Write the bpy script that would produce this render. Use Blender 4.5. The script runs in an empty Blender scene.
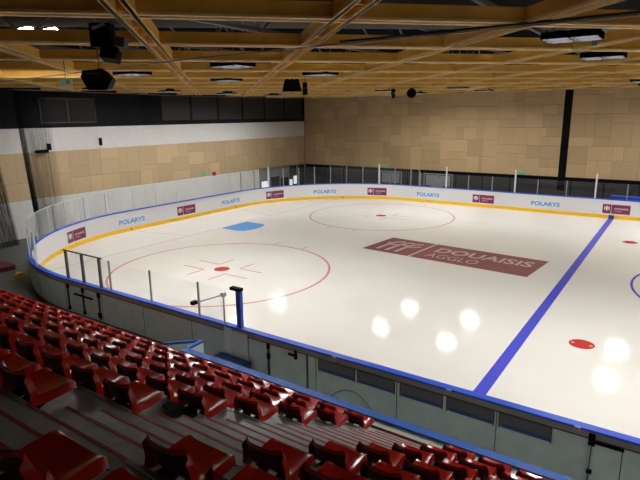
import bpy, bmesh, math, random
from mathutils import Vector, Matrix
random.seed(7)
S = bpy.context.scene
COL = S.collection
R2 = math.sqrt(2.0)

# ------------------------------------------------------------------ materials
def mat(name, col, rough=0.5, metal=0.0, spec=0.5, noise=None, bump=0.0, emit=None, estr=0.0, nscale=3.0):
    m = bpy.data.materials.new(name); m.use_nodes = True
    nt = m.node_tree; b = nt.nodes['Principled BSDF']
    c = (*col, 1)
    b.inputs['Base Color'].default_value = c
    b.inputs['Roughness'].default_value = rough
    b.inputs['Metallic'].default_value = metal
    b.inputs['Specular IOR Level'].default_value = spec
    if noise:
        tc = nt.nodes.new('ShaderNodeTexCoord'); n = nt.nodes.new('ShaderNodeTexNoise')
        n.inputs['Scale'].default_value = nscale; n.inputs['Detail'].default_value = 5
        r = nt.nodes.new('ShaderNodeValToRGB')
        r.color_ramp.elements[0].position = 0.35; r.color_ramp.elements[1].position = 0.65
        r.color_ramp.elements[0].color = (*[max(0, x * (1 - noise)) for x in col], 1)
        r.color_ramp.elements[1].color = (*[min(1, x * (1 + noise)) for x in col], 1)
        nt.links.new(tc.outputs['Object'], n.inputs['Vector'])
        nt.links.new(n.outputs['Fac'], r.inputs['Fac'])
        nt.links.new(r.outputs['Color'], b.inputs['Base Color'])
        if bump:
            bp = nt.nodes.new('ShaderNodeBump'); bp.inputs['Strength'].default_value = bump
            nt.links.new(n.outputs['Fac'], bp.inputs['Height']); nt.links.new(bp.outputs['Normal'], b.inputs['Normal'])
    if emit:
        b.inputs['Emission Color'].default_value = (*emit, 1); b.inputs['Emission Strength'].default_value = estr
    return m

def glass_mat(name, tint, gloss, rough=0.03, refl=0.10, k=1.0):
    m = bpy.data.materials.new(name); m.use_nodes = True
    nt = m.node_tree; nt.nodes.clear()
    out = nt.nodes.new('ShaderNodeOutputMaterial'); mx = nt.nodes.new('ShaderNodeMixShader')
    tr = nt.nodes.new('ShaderNodeBsdfTransparent'); gl = nt.nodes.new('ShaderNodeBsdfGlossy')
    tr.inputs['Color'].default_value = (*tint, 1); gl.inputs['Roughness'].default_value = rough
    gl.inputs['Color'].default_value = (*gloss, 1)
    fr = nt.nodes.new('ShaderNodeFresnel'); fr.inputs['IOR'].default_value = 1.45
    mul = nt.nodes.new('ShaderNodeMath'); mul.operation = 'MULTIPLY_ADD'
    mul.inputs[1].default_value = k; mul.inputs[2].default_value = refl - 0.04
    nt.links.new(fr.outputs[0], mul.inputs[0]); nt.links.new(mul.outputs[0], mx.inputs[0])
    nt.links.new(tr.outputs[0], mx.inputs[1]); nt.links.new(gl.outputs[0], mx.inputs[2])
    nt.links.new(mx.outputs[0], out.inputs['Surface'])
    return m

def wood_mat(name, c1, c2, rough, attr=True, stretch=(1, 1, 9), scale=5.0):
    m = bpy.data.materials.new(name); m.use_nodes = True
    nt = m.node_tree; b = nt.nodes['Principled BSDF']
    tc = nt.nodes.new('ShaderNodeTexCoord'); mp = nt.nodes.new('ShaderNodeMapping')
    n = nt.nodes.new('ShaderNodeTexNoise'); n.inputs['Scale'].default_value = scale; n.inputs['Detail'].default_value = 6
    mp.inputs['Scale'].default_value = stretch
    r = nt.nodes.new('ShaderNodeValToRGB')
    r.color_ramp.elements[0].position = 0.3; r.color_ramp.elements[1].position = 0.7
    r.color_ramp.elements[0].color = (*c1, 1); r.color_ramp.elements[1].color = (*c2, 1)
    nt.links.new(mp.outputs[0], n.inputs['Vector']); nt.links.new(n.outputs['Fac'], r.inputs['Fac'])
    last = r.outputs['Color']
    if attr:
        uv = nt.nodes.new('ShaderNodeUVMap'); uv.uv_map = 'grain'
        nt.links.new(uv.outputs[0], mp.inputs[0])
        at = nt.nodes.new('ShaderNodeAttribute'); at.attribute_name = 'tone'
        mxn = nt.nodes.new('ShaderNodeMix'); mxn.data_type = 'RGBA'; mxn.blend_type = 'MULTIPLY'
        mxn.inputs['Factor'].default_value = 1.0
        nt.links.new(last, mxn.inputs['A']); nt.links.new(at.outputs['Color'], mxn.inputs['B'])
        last = mxn.outputs['Result']
    else:
        nt.links.new(tc.outputs['Object'], mp.inputs[0])
    nt.links.new(last, b.inputs['Base Color'])
    b.inputs['Roughness'].default_value = rough
    b.inputs['Specular IOR Level'].default_value = 0.3
    return m

M = {}
def ice_col(name, col, rough=0.09, noise=None):
    m = mat(name, col, rough, spec=0.10, noise=noise, nscale=0.35)
    return m
M['ice'] = ice_col('ice_white', (0.73, 0.705, 0.66), noise=0.025)
M['ice_blue'] = ice_col('ice_blue_paint', (0.075, 0.085, 0.55))
M['ice_red'] = ice_col('ice_red_paint', (0.60, 0.27, 0.25))
M['ice_redfaint'] = ice_col('ice_faint_red_paint', (0.58, 0.33, 0.32))
M['ice_dot'] = ice_col('ice_red_dot', (0.50, 0.045, 0.04))
M['ice_crease'] = ice_col('ice_crease_blue', (0.10, 0.33, 0.74))
M['ice_maroon'] = ice_col('ice_maroon', (0.24, 0.085, 0.10), noise=0.12)
M['ice_logo'] = ice_col('ice_logo_white', (0.52, 0.40, 0.39))
M['board_white'] = mat('board_white', (0.80, 0.80, 0.82), 0.3, spec=0.4)
M['board_grey'] = mat('board_grey', (0.68, 0.78, 0.75), 0.45, noise=0.06)
M['board_lip'] = mat('board_lip_beige', (0.34, 0.31, 0.26), 0.5)
M['groove'] = mat('groove_dark', (0.06, 0.065, 0.06), 0.6)
M['yellow'] = mat('kick_yellow', (0.92, 0.55, 0.01), 0.35)
M['blue'] = mat('cap_blue', (0.006, 0.08, 0.62), 0.4)
M['blue2'] = mat('bench_blue', (0.004, 0.09, 0.42), 0.55)
M['navy'] = mat('navy_blue', (0.02, 0.06, 0.24), 0.4)
M['maroon'] = mat('sign_maroon', (0.20, 0.018, 0.075), 0.4)
M['sign_white'] = mat('sign_white', (0.75, 0.70, 0.72), 0.4)
M['polar_blue'] = mat('advert_blue', (0.065, 0.36, 0.76), 0.4)
M['black'] = mat('matt_black', (0.004, 0.004, 0.005), 0.7, spec=0.1)
M['darkgrey'] = mat('dark_grey', (0.045, 0.047, 0.05), 0.5)
M['lower_grey'] = mat('lower_grey', (0.024, 0.025, 0.027), 0.4)
M['grey_metal'] = mat('grey_metal', (0.33, 0.34, 0.35), 0.4, metal=0.5)
M['white_metal'] = mat('white_metal', (0.78, 0.80, 0.82), 0.3)
M['dark_post'] = mat('dark_post', (0.10, 0.105, 0.11), 0.4, metal=0.4)
M['glass'] = glass_mat('clear_screen', (0.965, 0.975, 0.972), (0.9, 0.95, 1), refl=0.05)
M['glass_edge'] = mat('glass_edge', (0.62, 0.72, 0.74), 0.2)
M['gate_grey'] = mat('gate_grey', (0.72, 0.80, 0.78), 0.3)
M['pale_panel'] = mat('pale_panel', (0.84, 0.95, 0.97), 0.3)
M['wall_dark'] = mat('wall_black', (0.011, 0.012, 0.016), 0.7, spec=0.12, noise=0.2, nscale=0.8)
M['wall_white'] = mat('wall_white', (0.82, 0.81, 0.79), 0.6, noise=0.03)
M['wood_panel'] = wood_mat('wood_panel', (0.54, 0.38, 0.205), (0.64, 0.465, 0.27), 0.5, True, (1.0, 14, 1), 3.0)
M['wood_lit'] = wood_mat('wood_lit_panel', (0.62, 0.455, 0.275), (0.72, 0.545, 0.345), 0.5, True, (1.0, 14, 1), 3.0)  # same plywood made paler: the left wall's stronger light is in the colour
M['beam'] = wood_mat('beam_wood', (0.80, 0.43, 0.065), (0.92, 0.54, 0.10), 0.45, False, (1, 1, 1), 2.5)
M['beam_bounce'] = wood_mat('beam_bounce_wood', (0.95, 0.68, 0.27), (0.98, 0.76, 0.36), 0.45, False, (1, 1, 1), 2.5)  # bottom flanges: light bounced up from the ice painted in as lighter wood
M['roof'] = mat('roof_dark', (0.012, 0.012, 0.013), 0.9, spec=0.0, noise=0.2)
M['duct'] = mat('duct_grey', (0.08, 0.08, 0.083), 0.6, spec=0.2)
M['steel'] = mat('steel_grey', (0.14, 0.145, 0.15), 0.5, metal=0.3)
M['concrete'] = mat('stand_grey', (0.35, 0.355, 0.35), 0.30, noise=0.12, nscale=9.0, bump=0.03)
M['floor'] = mat('hall_floor', (0.10, 0.105, 0.10), 0.5, noise=0.12)
M['nosing_red'] = mat('nosing_red', (0.28, 0.025, 0.02), 0.5)
M['edge_metal'] = mat('edge_metal', (0.30, 0.33, 0.34), 0.4, metal=0.3)
M['beige'] = mat('beige_edge', (0.45, 0.42, 0.33), 0.55)
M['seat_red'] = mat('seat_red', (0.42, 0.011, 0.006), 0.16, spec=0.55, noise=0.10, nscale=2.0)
M['seat_rear_shade'] = mat('seat_rear_shade', (0.085, 0.005, 0.005), 0.45, spec=0.3)  # same red shell, darkened: shade on the rear is put into the colour
M['rubber'] = mat('cable_black', (0.02, 0.02, 0.02), 0.5)
M['cable_grey'] = mat('cable_grey', (0.22, 0.21, 0.19), 0.45)
M['hose'] = mat('hose_green', (0.16, 0.19, 0.13), 0.5)
M['lamp_case'] = mat('lamp_case', (0.006, 0.006, 0.007), 0.8, spec=0.0)
M['lamp'] = mat('lamp_panel', (0.9, 0.9, 0.9), 0.5, emit=(1.0, 0.985, 0.955), estr=116.0)
M['lamp_stand'] = mat('lamp_panel_small', (0.9, 0.9, 0.9), 0.5, emit=(1.0, 0.97, 0.92), estr=56.0)
M['exit_green'] = mat('exit_green', (0.05, 0.4, 0.26), 0.4, emit=(0.10, 0.85, 0.55), estr=0.22)
M['exit_pale'] = mat('exit_pale', (0.5, 0.7, 0.55), 0.4, emit=(0.5, 0.8, 0.6), estr=0.05)
M['pale_green'] = mat('pale_green', (0.25, 0.42, 0.33), 0.4)
M['alarm_red'] = mat('alarm_red', (0.5, 0.02, 0.02), 0.4)
M['red_mat'] = mat('red_mat', (0.10, 0.015, 0.012), 0.6)
M['dark_pane'] = mat('dark_pane', (0.03, 0.033, 0.038), 0.12, spec=0.6)
M['slot_pane'] = mat('slot_pane', (0.11, 0.10, 0.125), 0.3)
M['mid_pane'] = mat('mid_pane', (0.26, 0.28, 0.30), 0.2, spec=0.6)
M['pane_glare'] = mat('pane_glare', (0.8, 0.8, 0.8), 0.3, emit=(0.85, 0.93, 1.0), estr=0.7)  # glow painted for bright reflections on the door glass, no lamp behind

def net_mat():
    m = bpy.data.materials.new('net_black'); m.use_nodes = True
    nt = m.node_tree; nt.nodes.clear()
    out = nt.nodes.new('ShaderNodeOutputMaterial'); mx = nt.nodes.new('ShaderNodeMixShader')
    tr = nt.nodes.new('ShaderNodeBsdfTransparent'); df = nt.nodes.new('ShaderNodeBsdfDiffuse')
    df.inputs['Color'].default_value = (0.012, 0.012, 0.014, 1)
    uv = nt.nodes.new('ShaderNodeUVMap'); uv.uv_map = 'weave'
    sx = nt.nodes.new('ShaderNodeSeparateXYZ'); nt.links.new(uv.outputs[0], sx.inputs[0])
    cov = nt.nodes.new('ShaderNodeAttribute'); cov.attribute_name = 'cover'
    prev = None
    for ax in (0, 1):
        fr = nt.nodes.new('ShaderNodeMath'); fr.operation = 'FRACT'; nt.links.new(sx.outputs[ax], fr.inputs[0])
        lt = nt.nodes.new('ShaderNodeMath'); lt.operation = 'LESS_THAN'
        nt.links.new(fr.outputs[0], lt.inputs[0]); nt.links.new(cov.outputs['Fac'], lt.inputs[1])
        if prev is None: prev = lt
        else:
            mm = nt.nodes.new('ShaderNodeMath'); mm.operation = 'MAXIMUM'
            nt.links.new(prev.outputs[0], mm.inputs[0]); nt.links.new(lt.outputs[0], mm.inputs[1]); prev = mm
    nt.links.new(prev.outputs[0], mx.inputs[0])
    nt.links.new(tr.outputs[0], mx.inputs[1]); nt.links.new(df.outputs[0], mx.inputs[2])
    nt.links.new(mx.outputs[0], out.inputs['Surface'])
    return m
M['net'] = net_mat()

# ------------------------------------------------------------------ mesh builder
class MB:
    def __init__(s): s.v = []; s.f = []; s.mi = []
    def add(s, vs, fs, mi=0):
        o = len(s.v); s.v += [tuple(p) for p in vs]
        for f in fs: s.f.append(tuple(o + i for i in f)); s.mi.append(mi)
        return s
    def box(s, c, d, rot=None, mi=0):
        hx, hy, hz = d[0] / 2, d[1] / 2, d[2] / 2
        vs = [Vector((x * hx, y * hy, z * hz)) for z in (-1, 1) for x, y in ((-1, -1), (1, -1), (1, 1), (-1, 1))]
        if rot is not None: vs = [rot @ p for p in vs]
        c = Vector(c)
        return s.add([p + c for p in vs], [(3, 2, 1, 0), (4, 5, 6, 7), (0, 1, 5, 4), (1, 2, 6, 5), (2, 3, 7, 6), (3, 0, 4, 7)], mi)
    def span(s, a, b, mi=0):
        return s.box([(a[i] + b[i]) / 2 for i in range(3)], [abs(b[i] - a[i]) for i in range(3)], None, mi)
    def bar(s, a, b, w, h, mi=0):
        a, b = Vector(a), Vector(b); d = b - a; L = d.length; d.normalize()
        up = Vector((0, 0, 1)) if abs(d.z) < 0.95 else Vector((0, 1, 0))
        sd = d.cross(up).normalized(); up = sd.cross(d)
        rot = Matrix((d, sd, up)).transposed()
        return s.box((a + b) / 2, (L, w, h), rot, mi)
    def tube(s, pts, r, n=8, mi=0):
        pts = [Vector(p) for p in pts]; o = len(s.v); k = len(pts)
        for i, p in enumerate(pts):
            d = (pts[min(i + 1, k - 1)] - pts[max(i - 1, 0)]).normalized()
            up = Vector((0, 0, 1)) if abs(d.z) < 0.9 else Vector((1, 0, 0))
            a = d.cross(up).normalized(); b = a.cross(d)
            for j in range(n):
                t = 2 * math.pi * j / n; s.v.append(tuple(p + a * r * math.cos(t) + b * r * math.sin(t)))
        for i in range(k - 1):
            for j in range(n):
                s.f.append((o + i * n + j, o + i * n + (j + 1) % n, o + (i + 1) * n + (j + 1) % n, o + (i + 1) * n + j)); s.mi.append(mi)
        s.f.append(tuple(o + j for j in range(n))[::-1]); s.mi.append(mi)
        s.f.append(tuple(o + (k - 1) * n + j for j in range(n))); s.mi.append(mi)
        return s
    def poly(s, pts, z0, z1, mi=0):   # prism of an XY outline
        n = len(pts)
        vs = [(x, y, z0) for x, y in pts] + [(x, y, z1) for x, y in pts]
        return s.add(vs, [tuple(range(n))[::-1], tuple(range(n, 2 * n))] + [(i, (i + 1) % n, n + (i + 1) % n, n + i) for i in range(n)], mi)
    def mesh(s, name, mats):
        me = bpy.data.meshes.new(name); me.from_pydata(s.v, [], s.f)
        for m in (mats if isinstance(mats, (list, tuple)) else [mats]): me.materials.append(m)
        for p, i in zip(me.polygons, s.mi): p.material_index = i
        bm = bmesh.new(); bm.from_mesh(me); bmesh.ops.recalc_face_normals(bm, faces=bm.faces); bm.to_mesh(me); bm.free()
        return me
    def build(s, name, mats, parent=None, smooth=False, bevel=0.0, label=None):
        me = s.mesh(name, mats)
        o = bpy.data.objects.new(name, me); COL.objects.link(o)
        if parent is not None:
            o.parent = parent; o.matrix_parent_inverse = parent_world(parent).inverted()
        if smooth:
            for p in me.polygons: p.use_smooth = True
        if bevel:
            b = o.modifiers.new('Bevel', 'BEVEL'); b.width = bevel; b.segments = 2; b.limit_method = 'ANGLE'
        if label: o['label'] = label
        return o

def parent_world(o):
    m = Matrix.Translation(o.location) @ o.rotation_euler.to_matrix().to_4x4()
    if o.parent: m = parent_world(o.parent) @ o.matrix_parent_inverse @ m
    return m

def tag(o, label, cat, group=None):
    o['label'] = label; o['category'] = cat
    if group: o['group'] = group
    return o
def thing(name, label, cat, loc=(0, 0, 0), group=None, rz=0.0):
    o = bpy.data.objects.new(name, None); COL.objects.link(o)
    o.location = loc; o.rotation_euler = (0, 0, rz)
    return tag(o, label, cat, group)
def struct(o): o['kind'] = 'structure'; return o

def text_mesh(txt, width, height, bold=0.0):
    """triangulated lettering centred on the origin in XY, stretched to width x height"""
    cu = bpy.data.curves.new('lettering', 'FONT'); cu.body = txt; cu.size = 1; cu.offset = bold
    cu.resolution_u = 3
    ob = bpy.data.objects.new('lettering', cu); COL.objects.link(ob)
    dg = bpy.context.evaluated_depsgraph_get()
    me = bpy.data.meshes.new_from_object(ob.evaluated_get(dg))
    vs = [tuple(v.co) for v in me.vertices]; fs = [tuple(p.vertices) for p in me.polygons]
    bpy.data.objects.remove(ob); bpy.data.curves.remove(cu); bpy.data.meshes.remove(me)
    x0 = min(v[0] for v in vs); x1 = max(v[0] for v in vs); y0 = min(v[1] for v in vs); y1 = max(v[1] for v in vs)
    vs = [((v[0] - (x0 + x1) / 2) * width / (x1 - x0), (v[1] - (y0 + y1) / 2) * height / (y1 - y0)) for v in vs]
    return vs, fs

# ------------------------------------------------------------------ camera
CX, CY, CZ = 25.458553680602105, -22.306546433154953, 6.226788026017841
YAW, PIT, ROLL, FPX = 0.6016350917743816, 0.23158123978413345, -0.010824218122851758, 529.5598052533396
F = Vector((-math.sin(YAW) * math.cos(PIT), math.cos(YAW) * math.cos(PIT), -math.sin(PIT)))
Rt = Vector((math.cos(YAW), math.sin(YAW), 0)); Up = Rt.cross(F)
Rr = Rt * math.cos(ROLL) + Up * math.sin(ROLL); Uu = -Rt * math.sin(ROLL) + Up * math.cos(ROLL)
cam = bpy.data.cameras.new('camera'); co = bpy.data.objects.new('camera', cam); COL.objects.link(co)
cam.sensor_width = 36; cam.lens = 36 * FPX / 640; cam.clip_start = 0.05; cam.clip_end = 300
mw = Matrix((Rr, Uu, -F)).transposed().to_4x4(); mw.translation = (CX, CY, CZ); co.matrix_world = mw
S.camera = co
def pix(x, y, z):
    d = Vector((x - CX, y - CY, z - CZ)); w = d.dot(F)
    if w < 0.1: return (-9999, -9999)
    return (320 + FPX * d.dot(Rr) / w, 240 - FPX * d.dot(Uu) / w)

# ------------------------------------------------------------------ dimensions
XW, YW, XE, YB = -3.08, 17.0, 44.0, -28.0       # walls
ZR = 9.7                                         # roof
X0, RC, H = 0.2, 9.0, 13.3                       # boards
ARC = math.pi / 2 * RC; LEND = 2 * (H - RC)
def path(s):
    """point and outward normal along the boards; s = 0 where the near straight meets the near corner"""
    if s < 0: return (X0 + RC - s, -H, 0, -1)
    if s < ARC:
        t = s / RC; return (X0 + RC - RC * math.sin(t), -H + RC - RC * math.cos(t), -math.sin(t), -math.cos(t))
    s -= ARC
    if s < LEND: return (X0, -H + RC + s, -1, 0)
    s -= LEND
    if s < ARC:
        t = s / RC; return (X0 + RC - RC * math.cos(t), H - RC + RC * math.sin(t), -math.cos(t), math.sin(t))
    s -= ARC
    return (X0 + RC + s, H, 0, 1)
def pt(s, off, z):
    x, y, nx, ny = path(s); return (x + nx * off, y + ny * off, z)
SN, SF = -31.5, 2 * ARC + LEND + 31.5
def srange(a, b, step=0.35):
    out = [a]; marks = [0, ARC, ARC + LEND, 2 * ARC + LEND]
    n = max(1, int(math.ceil((b - a) / step)))
    ss = sorted(set([a + (b - a) * i / n for i in range(n + 1)] + [m for m in marks if a < m < b]))
    return ss
def sweep(mb, a, b, prof, mi=0, mis=None, step=0.35):
    """closed cross-section prof [(off, z)] swept along the boards"""
    ss = srange(a, b, step); n = len(prof); o = len(mb.v)
    for s_ in ss: mb.v += [pt(s_, q[0], q[1]) for q in prof]
    for i in range(len(ss) - 1):
        for j in range(n):
            mb.f.append((o + i * n + j, o + i * n + (j + 1) % n, o + (i + 1) * n + (j + 1) % n, o + (i + 1) * n + j))
            mb.mi.append(mis[j] if mis else mi)
    mb.f.append(tuple(o + j for j in range(n))); mb.mi.append(mi)
    mb.f.append(tuple(o + (len(ss) - 1) * n + j for j in range(n))[::-1]); mb.mi.append(mi)
    return mb

# ------------------------------------------------------------------ room shell
struct(MB().span((XW - .3, YB - .3, -0.25), (XE + .3, YW + .3, -0.03)).build('floor', M['floor']))
struct(MB().span((XW - .3, YB - .3, ZR), (XE + .3, YW + .3, ZR + .2)).build('ceiling', M['roof']))
struct(MB().span((XE, YB, -0.03), (XE + .25, YW, ZR)).build('wall_right', M['wall_dark']))
struct(MB().span((XW - .25, YB - .25, -0.03), (XE + .25, YB, ZR)).build('wall_near', M['wall_dark']))

def panelling(name, parent, axis, fixed, a0, a1, z0, z1, sign, m_='wood_panel'):
    """patchwork of thin plywood panels, some upright and some lying, on a wall"""
    rng = random.Random(hash(name) % 1000 if False else len(name) * 7 + int(a1))
    rects = []
    def split(x, y, w, h):
        if w > 2.3 or h > 2.3 or w * h > 1.8 or ((w > 1.2 and h > .5) and rng.random() < .5):
            if w > h * rng.uniform(.75, 1.3):
                k = rng.choice([.33, .4, .5, .5, .6, .67]); k = round(w * k / .3) * .3 / w
                if .12 < k < .88: split(x, y, w * k, h); split(x + w * k, y, w * (1 - k), h); return
            else:
                k = rng.choice([.33, .4, .5, .5, .6, .67]); k = round(h * k / .3) * .3 / h
                if .12 < k < .88: split(x, y, w, h * k); split(x, y + h * k, w, h * (1 - k)); return
        rects.append((x, y, w, h))
    n = int(round((a1 - a0) / 4.2)); cw = (a1 - a0) / n
    for i in range(n): split(a0 + i * cw, z0, cw, z1 - z0)
    vs, fs, tones, grain = [], [], [], []
    for x, y, w, h in rects:
        g = .006; d = .03 + rng.uniform(0, .012); o = len(vs)
        q = [(x + g, y + g), (x + w - g, y + g), (x + w - g, y + h - g), (x + g, y + h - g)]
        for dep in (0, d):
            for a, z in q:
                vs.append((a, fixed + sign * dep, z) if axis == 'x' else (fixed + sign * dep, a, z))
        fs += [(o + 4, o + 5, o + 6, o + 7)] + [(o + i, o + (i + 1) % 4, o + 4 + (i + 1) % 4, o + 4 + i) for i in range(4)]
        t = rng.uniform(.84, 1.07); v = h > w
        tones += [t] * 5; grain += [(v, rng.uniform(0, 50))] * 5
    me = bpy.data.meshes.new(name); me.from_pydata(vs, [], fs); me.materials.append(M[m_])
    ca = me.color_attributes.new('tone', 'FLOAT_COLOR', 'CORNER'); uv = me.uv_layers.new(name='grain')
    for p in me.polygons:
        t = tones[p.index]; v, off = grain[p.index]
        for li in p.loop_indices:
            ca.data[li].color = (t, t, t * .985, 1)
            c = me.vertices[me.loops[li].vertex_index].co; a = c.x if axis == 'x' else c.y
            uv.data[li].uv = (c.z + off, a + off) if v else (a + off, c.z + off)
    bm = bmesh.new(); bm.from_mesh(me); bmesh.ops.recalc_face_normals(bm, faces=bm.faces); bm.to_mesh(me); bm.free()
    o = bpy.data.objects.new(name, me); COL.objects.link(o); o.parent = parent
    return o

# far wall: black base strip, plywood patchwork, black steel column
wf = struct(MB().span((XW - .25, YW, -0.03), (XE + .25, YW + .25, ZR)).build('wall_far', M['wall_dark']))
panelling('wood_panelling', wf, 'x', YW, XW + .05, 18.37, 1.93, 8.3, -1)
panelling('wood_cladding', wf, 'x', YW, 18.86, XE, 1.93, 8.3, -1)
MB().span((XW, YW - .10, 1.72), (XE, YW, 1.925)).build('black_ledge', M['black'], wf)
b = MB()
for i in range(23):
    x = XW + .1 + i * 2.02
    b.span((x + .05, YW - .04, 0.1), (x + 1.94, YW, 1.68))
b.build('grey_lower_panel', M['lower_grey'], wf)
struct(MB().span((18.38, YW - .07, 1.0), (18.85, YW - .0, 9.6)).build('trim_1', M['black']))

# left wall in bands
wl = struct(MB().span((XW - .25, YB, -0.03), (XW, YW, ZR)).build('wall_left', M['wall_dark']))
MB().span((XW, YB, 4.45), (XW + .03, YW - .06, 5.71)).build('white_upper_band', M['wall_white'], wl)
panelling('wood_band', wl, 'y', XW, -20.0, YW - .06, 2.02, 4.45, 1, 'wood_lit')
MB().span((XW, YB, 0.0), (XW + .025, 10.6, 2.01)).build('white_lower_band', M['wall_white'], wl)
b = MB()
for i in range(6): b.span((XW, 1.2 + i * 2.6, 6.0), (XW + .02, 3.6 + i * 2.6, 7.6))
b.build('dark_upper_panel', M['lower_grey'], wl)
# control room window high on the left wall
w1 = struct(MB().span((XW, -6.85, 6.02), (XW + .04, -3.62, 7.24)).build('window_1', M['dark_pane']))
b = MB()
for y in (-6.85, -5.3, -3.66): b.span((XW, y - .04, 5.98), (XW + .09, y + .04, 7.28))
for z in (5.98, 7.26): b.span((XW, -6.89, z - .04), (XW + .09, -3.62, z + .04))
b.build('window_frame', M['darkgrey'], w1)
# glazed doors low in the far left corner
d1 = struct(MB().span((XW, 10.65, 0), (XW + .05, 16.9, 2.0)).build('door_1', M['dark_pane']))
b = MB()
for y in (10.67, 11.9, 13.2, 14.45, 15.65, 16.86): b.span((XW + .05, y - .04, 0), (XW + .11, y + .04, 2.0))
for z in (0.05, 1.97): b.span((XW + .05, 10.67, z - .04), (XW + .11, 16.86, z + .04))
b.build('door_frame', M['grey_metal'], d1)
for ya, yb, za, zb, m_ in ((10.75, 11.85, .95, 1.9, 'mid_pane'), (11.95, 13.15, 1.2, 1.9, 'mid_pane'), (10.8, 11.75, .45, .95, 'pane_glare'), (14.5, 14.95, .15, .75, 'pane_glare'), (15.15, 15.6, .3, 1.0, 'pane_glare'), (13.25, 14.4, 1.0, 1.9, 'mid_pane')):
    MB().span((XW + .05, ya, za), (XW + .07, yb, zb)).build('door_pane', M[m_], d1)  # the glowing pieces imitate reflections on the door glass
# doors in the lower far wall
for k, (xa, xb, m_) in enumerate(((4.7, 6.6, 'mid_pane'), (8.6, 10.9, 'mid_pane'))):
    d = struct(MB().span((xa, YW - .09, 0), (xb, YW - .045, 1.70)).build('door_%d' % (k + 2), M['dark_pane']))
    b = MB()
    b.span((xa + .15, YW - .12, .75), (xa + (xb - xa) * .48, YW - .09, 1.58)); b.span((xa + (xb - xa) * .54, YW - .12, .75), (xb - .15, YW - .09, 1.58))
    b.build('door_pane', M[m_], d)
    b = MB()
    for x in (xa, (xa + xb) / 2, xb): b.span((x - .035, YW - .13, 0), (x + .035, YW - .09, 1.70))
    b.span((xa, YW - .13, 1.63), (xb, YW - .09, 1.70)); b.build('door_frame', M['grey_metal'], d)

# ------------------------------------------------------------------ roof: diagonal timber grid
def clip_line(nx, ny, c, x0, x1, y0, y1):
    """segment of nx*x+ny*y=c inside the rectangle"""
    P = []
    for x in (x0, x1):
        if abs(ny) > 1e-6:
            y = (c - nx * x) / ny
            if y0 <= y <= y1: P.append((x, y))
    for y in (y0, y1):
        if abs(nx) > 1e-6:
            x = (c - ny * y) / nx
            if x0 <= x <= x1: P.append((x, y))
    if len(P) < 2: return None
    P.sort(); return P[0], P[-1]
ZB, DB = 7.65, 0.245
def beam(nx, ny, c):
    b = MB()
    for off in (-.13, .13):
        sg = clip_line(nx, ny, c + off, XW + .02, XE - .02, YB + .02, YW - .06)
        if not sg: return
        (xa, ya), (xb, yb) = sg
        if math.hypot(xb - xa, yb - ya) < 1.0: return
        sh = 0.0 if ny * nx > 0 else 0.004
        b.bar((xa, ya, ZB + DB / 2 + sh), (xb, yb, ZB + DB / 2 + sh), .055, DB)
        b.bar((xa, ya, ZB + .02 + sh), (xb, yb, ZB + .02 + sh), .085, .04, 1)
        b.bar((xa, ya, ZB + DB - .015 + sh), (xb, yb, ZB + DB - .015 + sh), .08, .03)
    d = Vector((-ny, nx, 0)); A = Vector((*sg[0], 0)); B = Vector((*sg[1], 0)); L = (B - A).length; u = (B - A).normalized()
    n = int(L / .8)
    for i in range(n):      # packers between the two boards
        p = A + u * (i + .5) * .8 - Vector((nx, ny, 0)) * .13
        b.box((p.x, p.y, ZB + DB * .55), (.06, .2, DB * .6), Matrix.Rotation(math.atan2(u.y, u.x), 3, 'Z'))
    struct(b.build('roof_beam', [M['beam'], M['beam_bounce']]))
for k in range(-9, 14): beam(1 / R2, 1 / R2, 1.0 + 3.2 * k)
for k in range(-9, 16): beam(-1 / R2, 1 / R2, -25.15 + 3.25 * k)
# dark steel trusses and ducts above the timber grid
for i in range(8):
    x = -0.5 + i * 5.6
    b = MB(); b.span((x - .05, YB + .1, 9.45), (x + .05, YW - .1, 9.6)); b.span((x - .05, YB + .1, 8.25), (x + .05, YW - .1, 8.35))
    n = 30; dy = (YW - YB - .4) / n
    for j in range(n):
        y = YB + .2 + j * dy
        b.bar((x, y, 8.3 if j % 2 else 9.5), (x, y + dy, 9.5 if j % 2 else 8.3), .05, .05)
    struct(b.build('roof_truss', M['steel']))
tag(MB().tube([(-1, -21.8, 9.2), (11.8, -10.8, 9.2), (24.6, .2, 9.2), (38, 11.8, 9.2)], .32, 14).build('air_duct', M['duct'], smooth=True),
    'round grey air duct running diagonally above the timber beams', 'duct')
tag(MB().bar((12, -19, 8.6), (27, -3.9, 8.6), .7, .45).build('flat_air_duct', M['duct']),
    'flat grey rectangular air duct above the nearest beams', 'duct')

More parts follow.
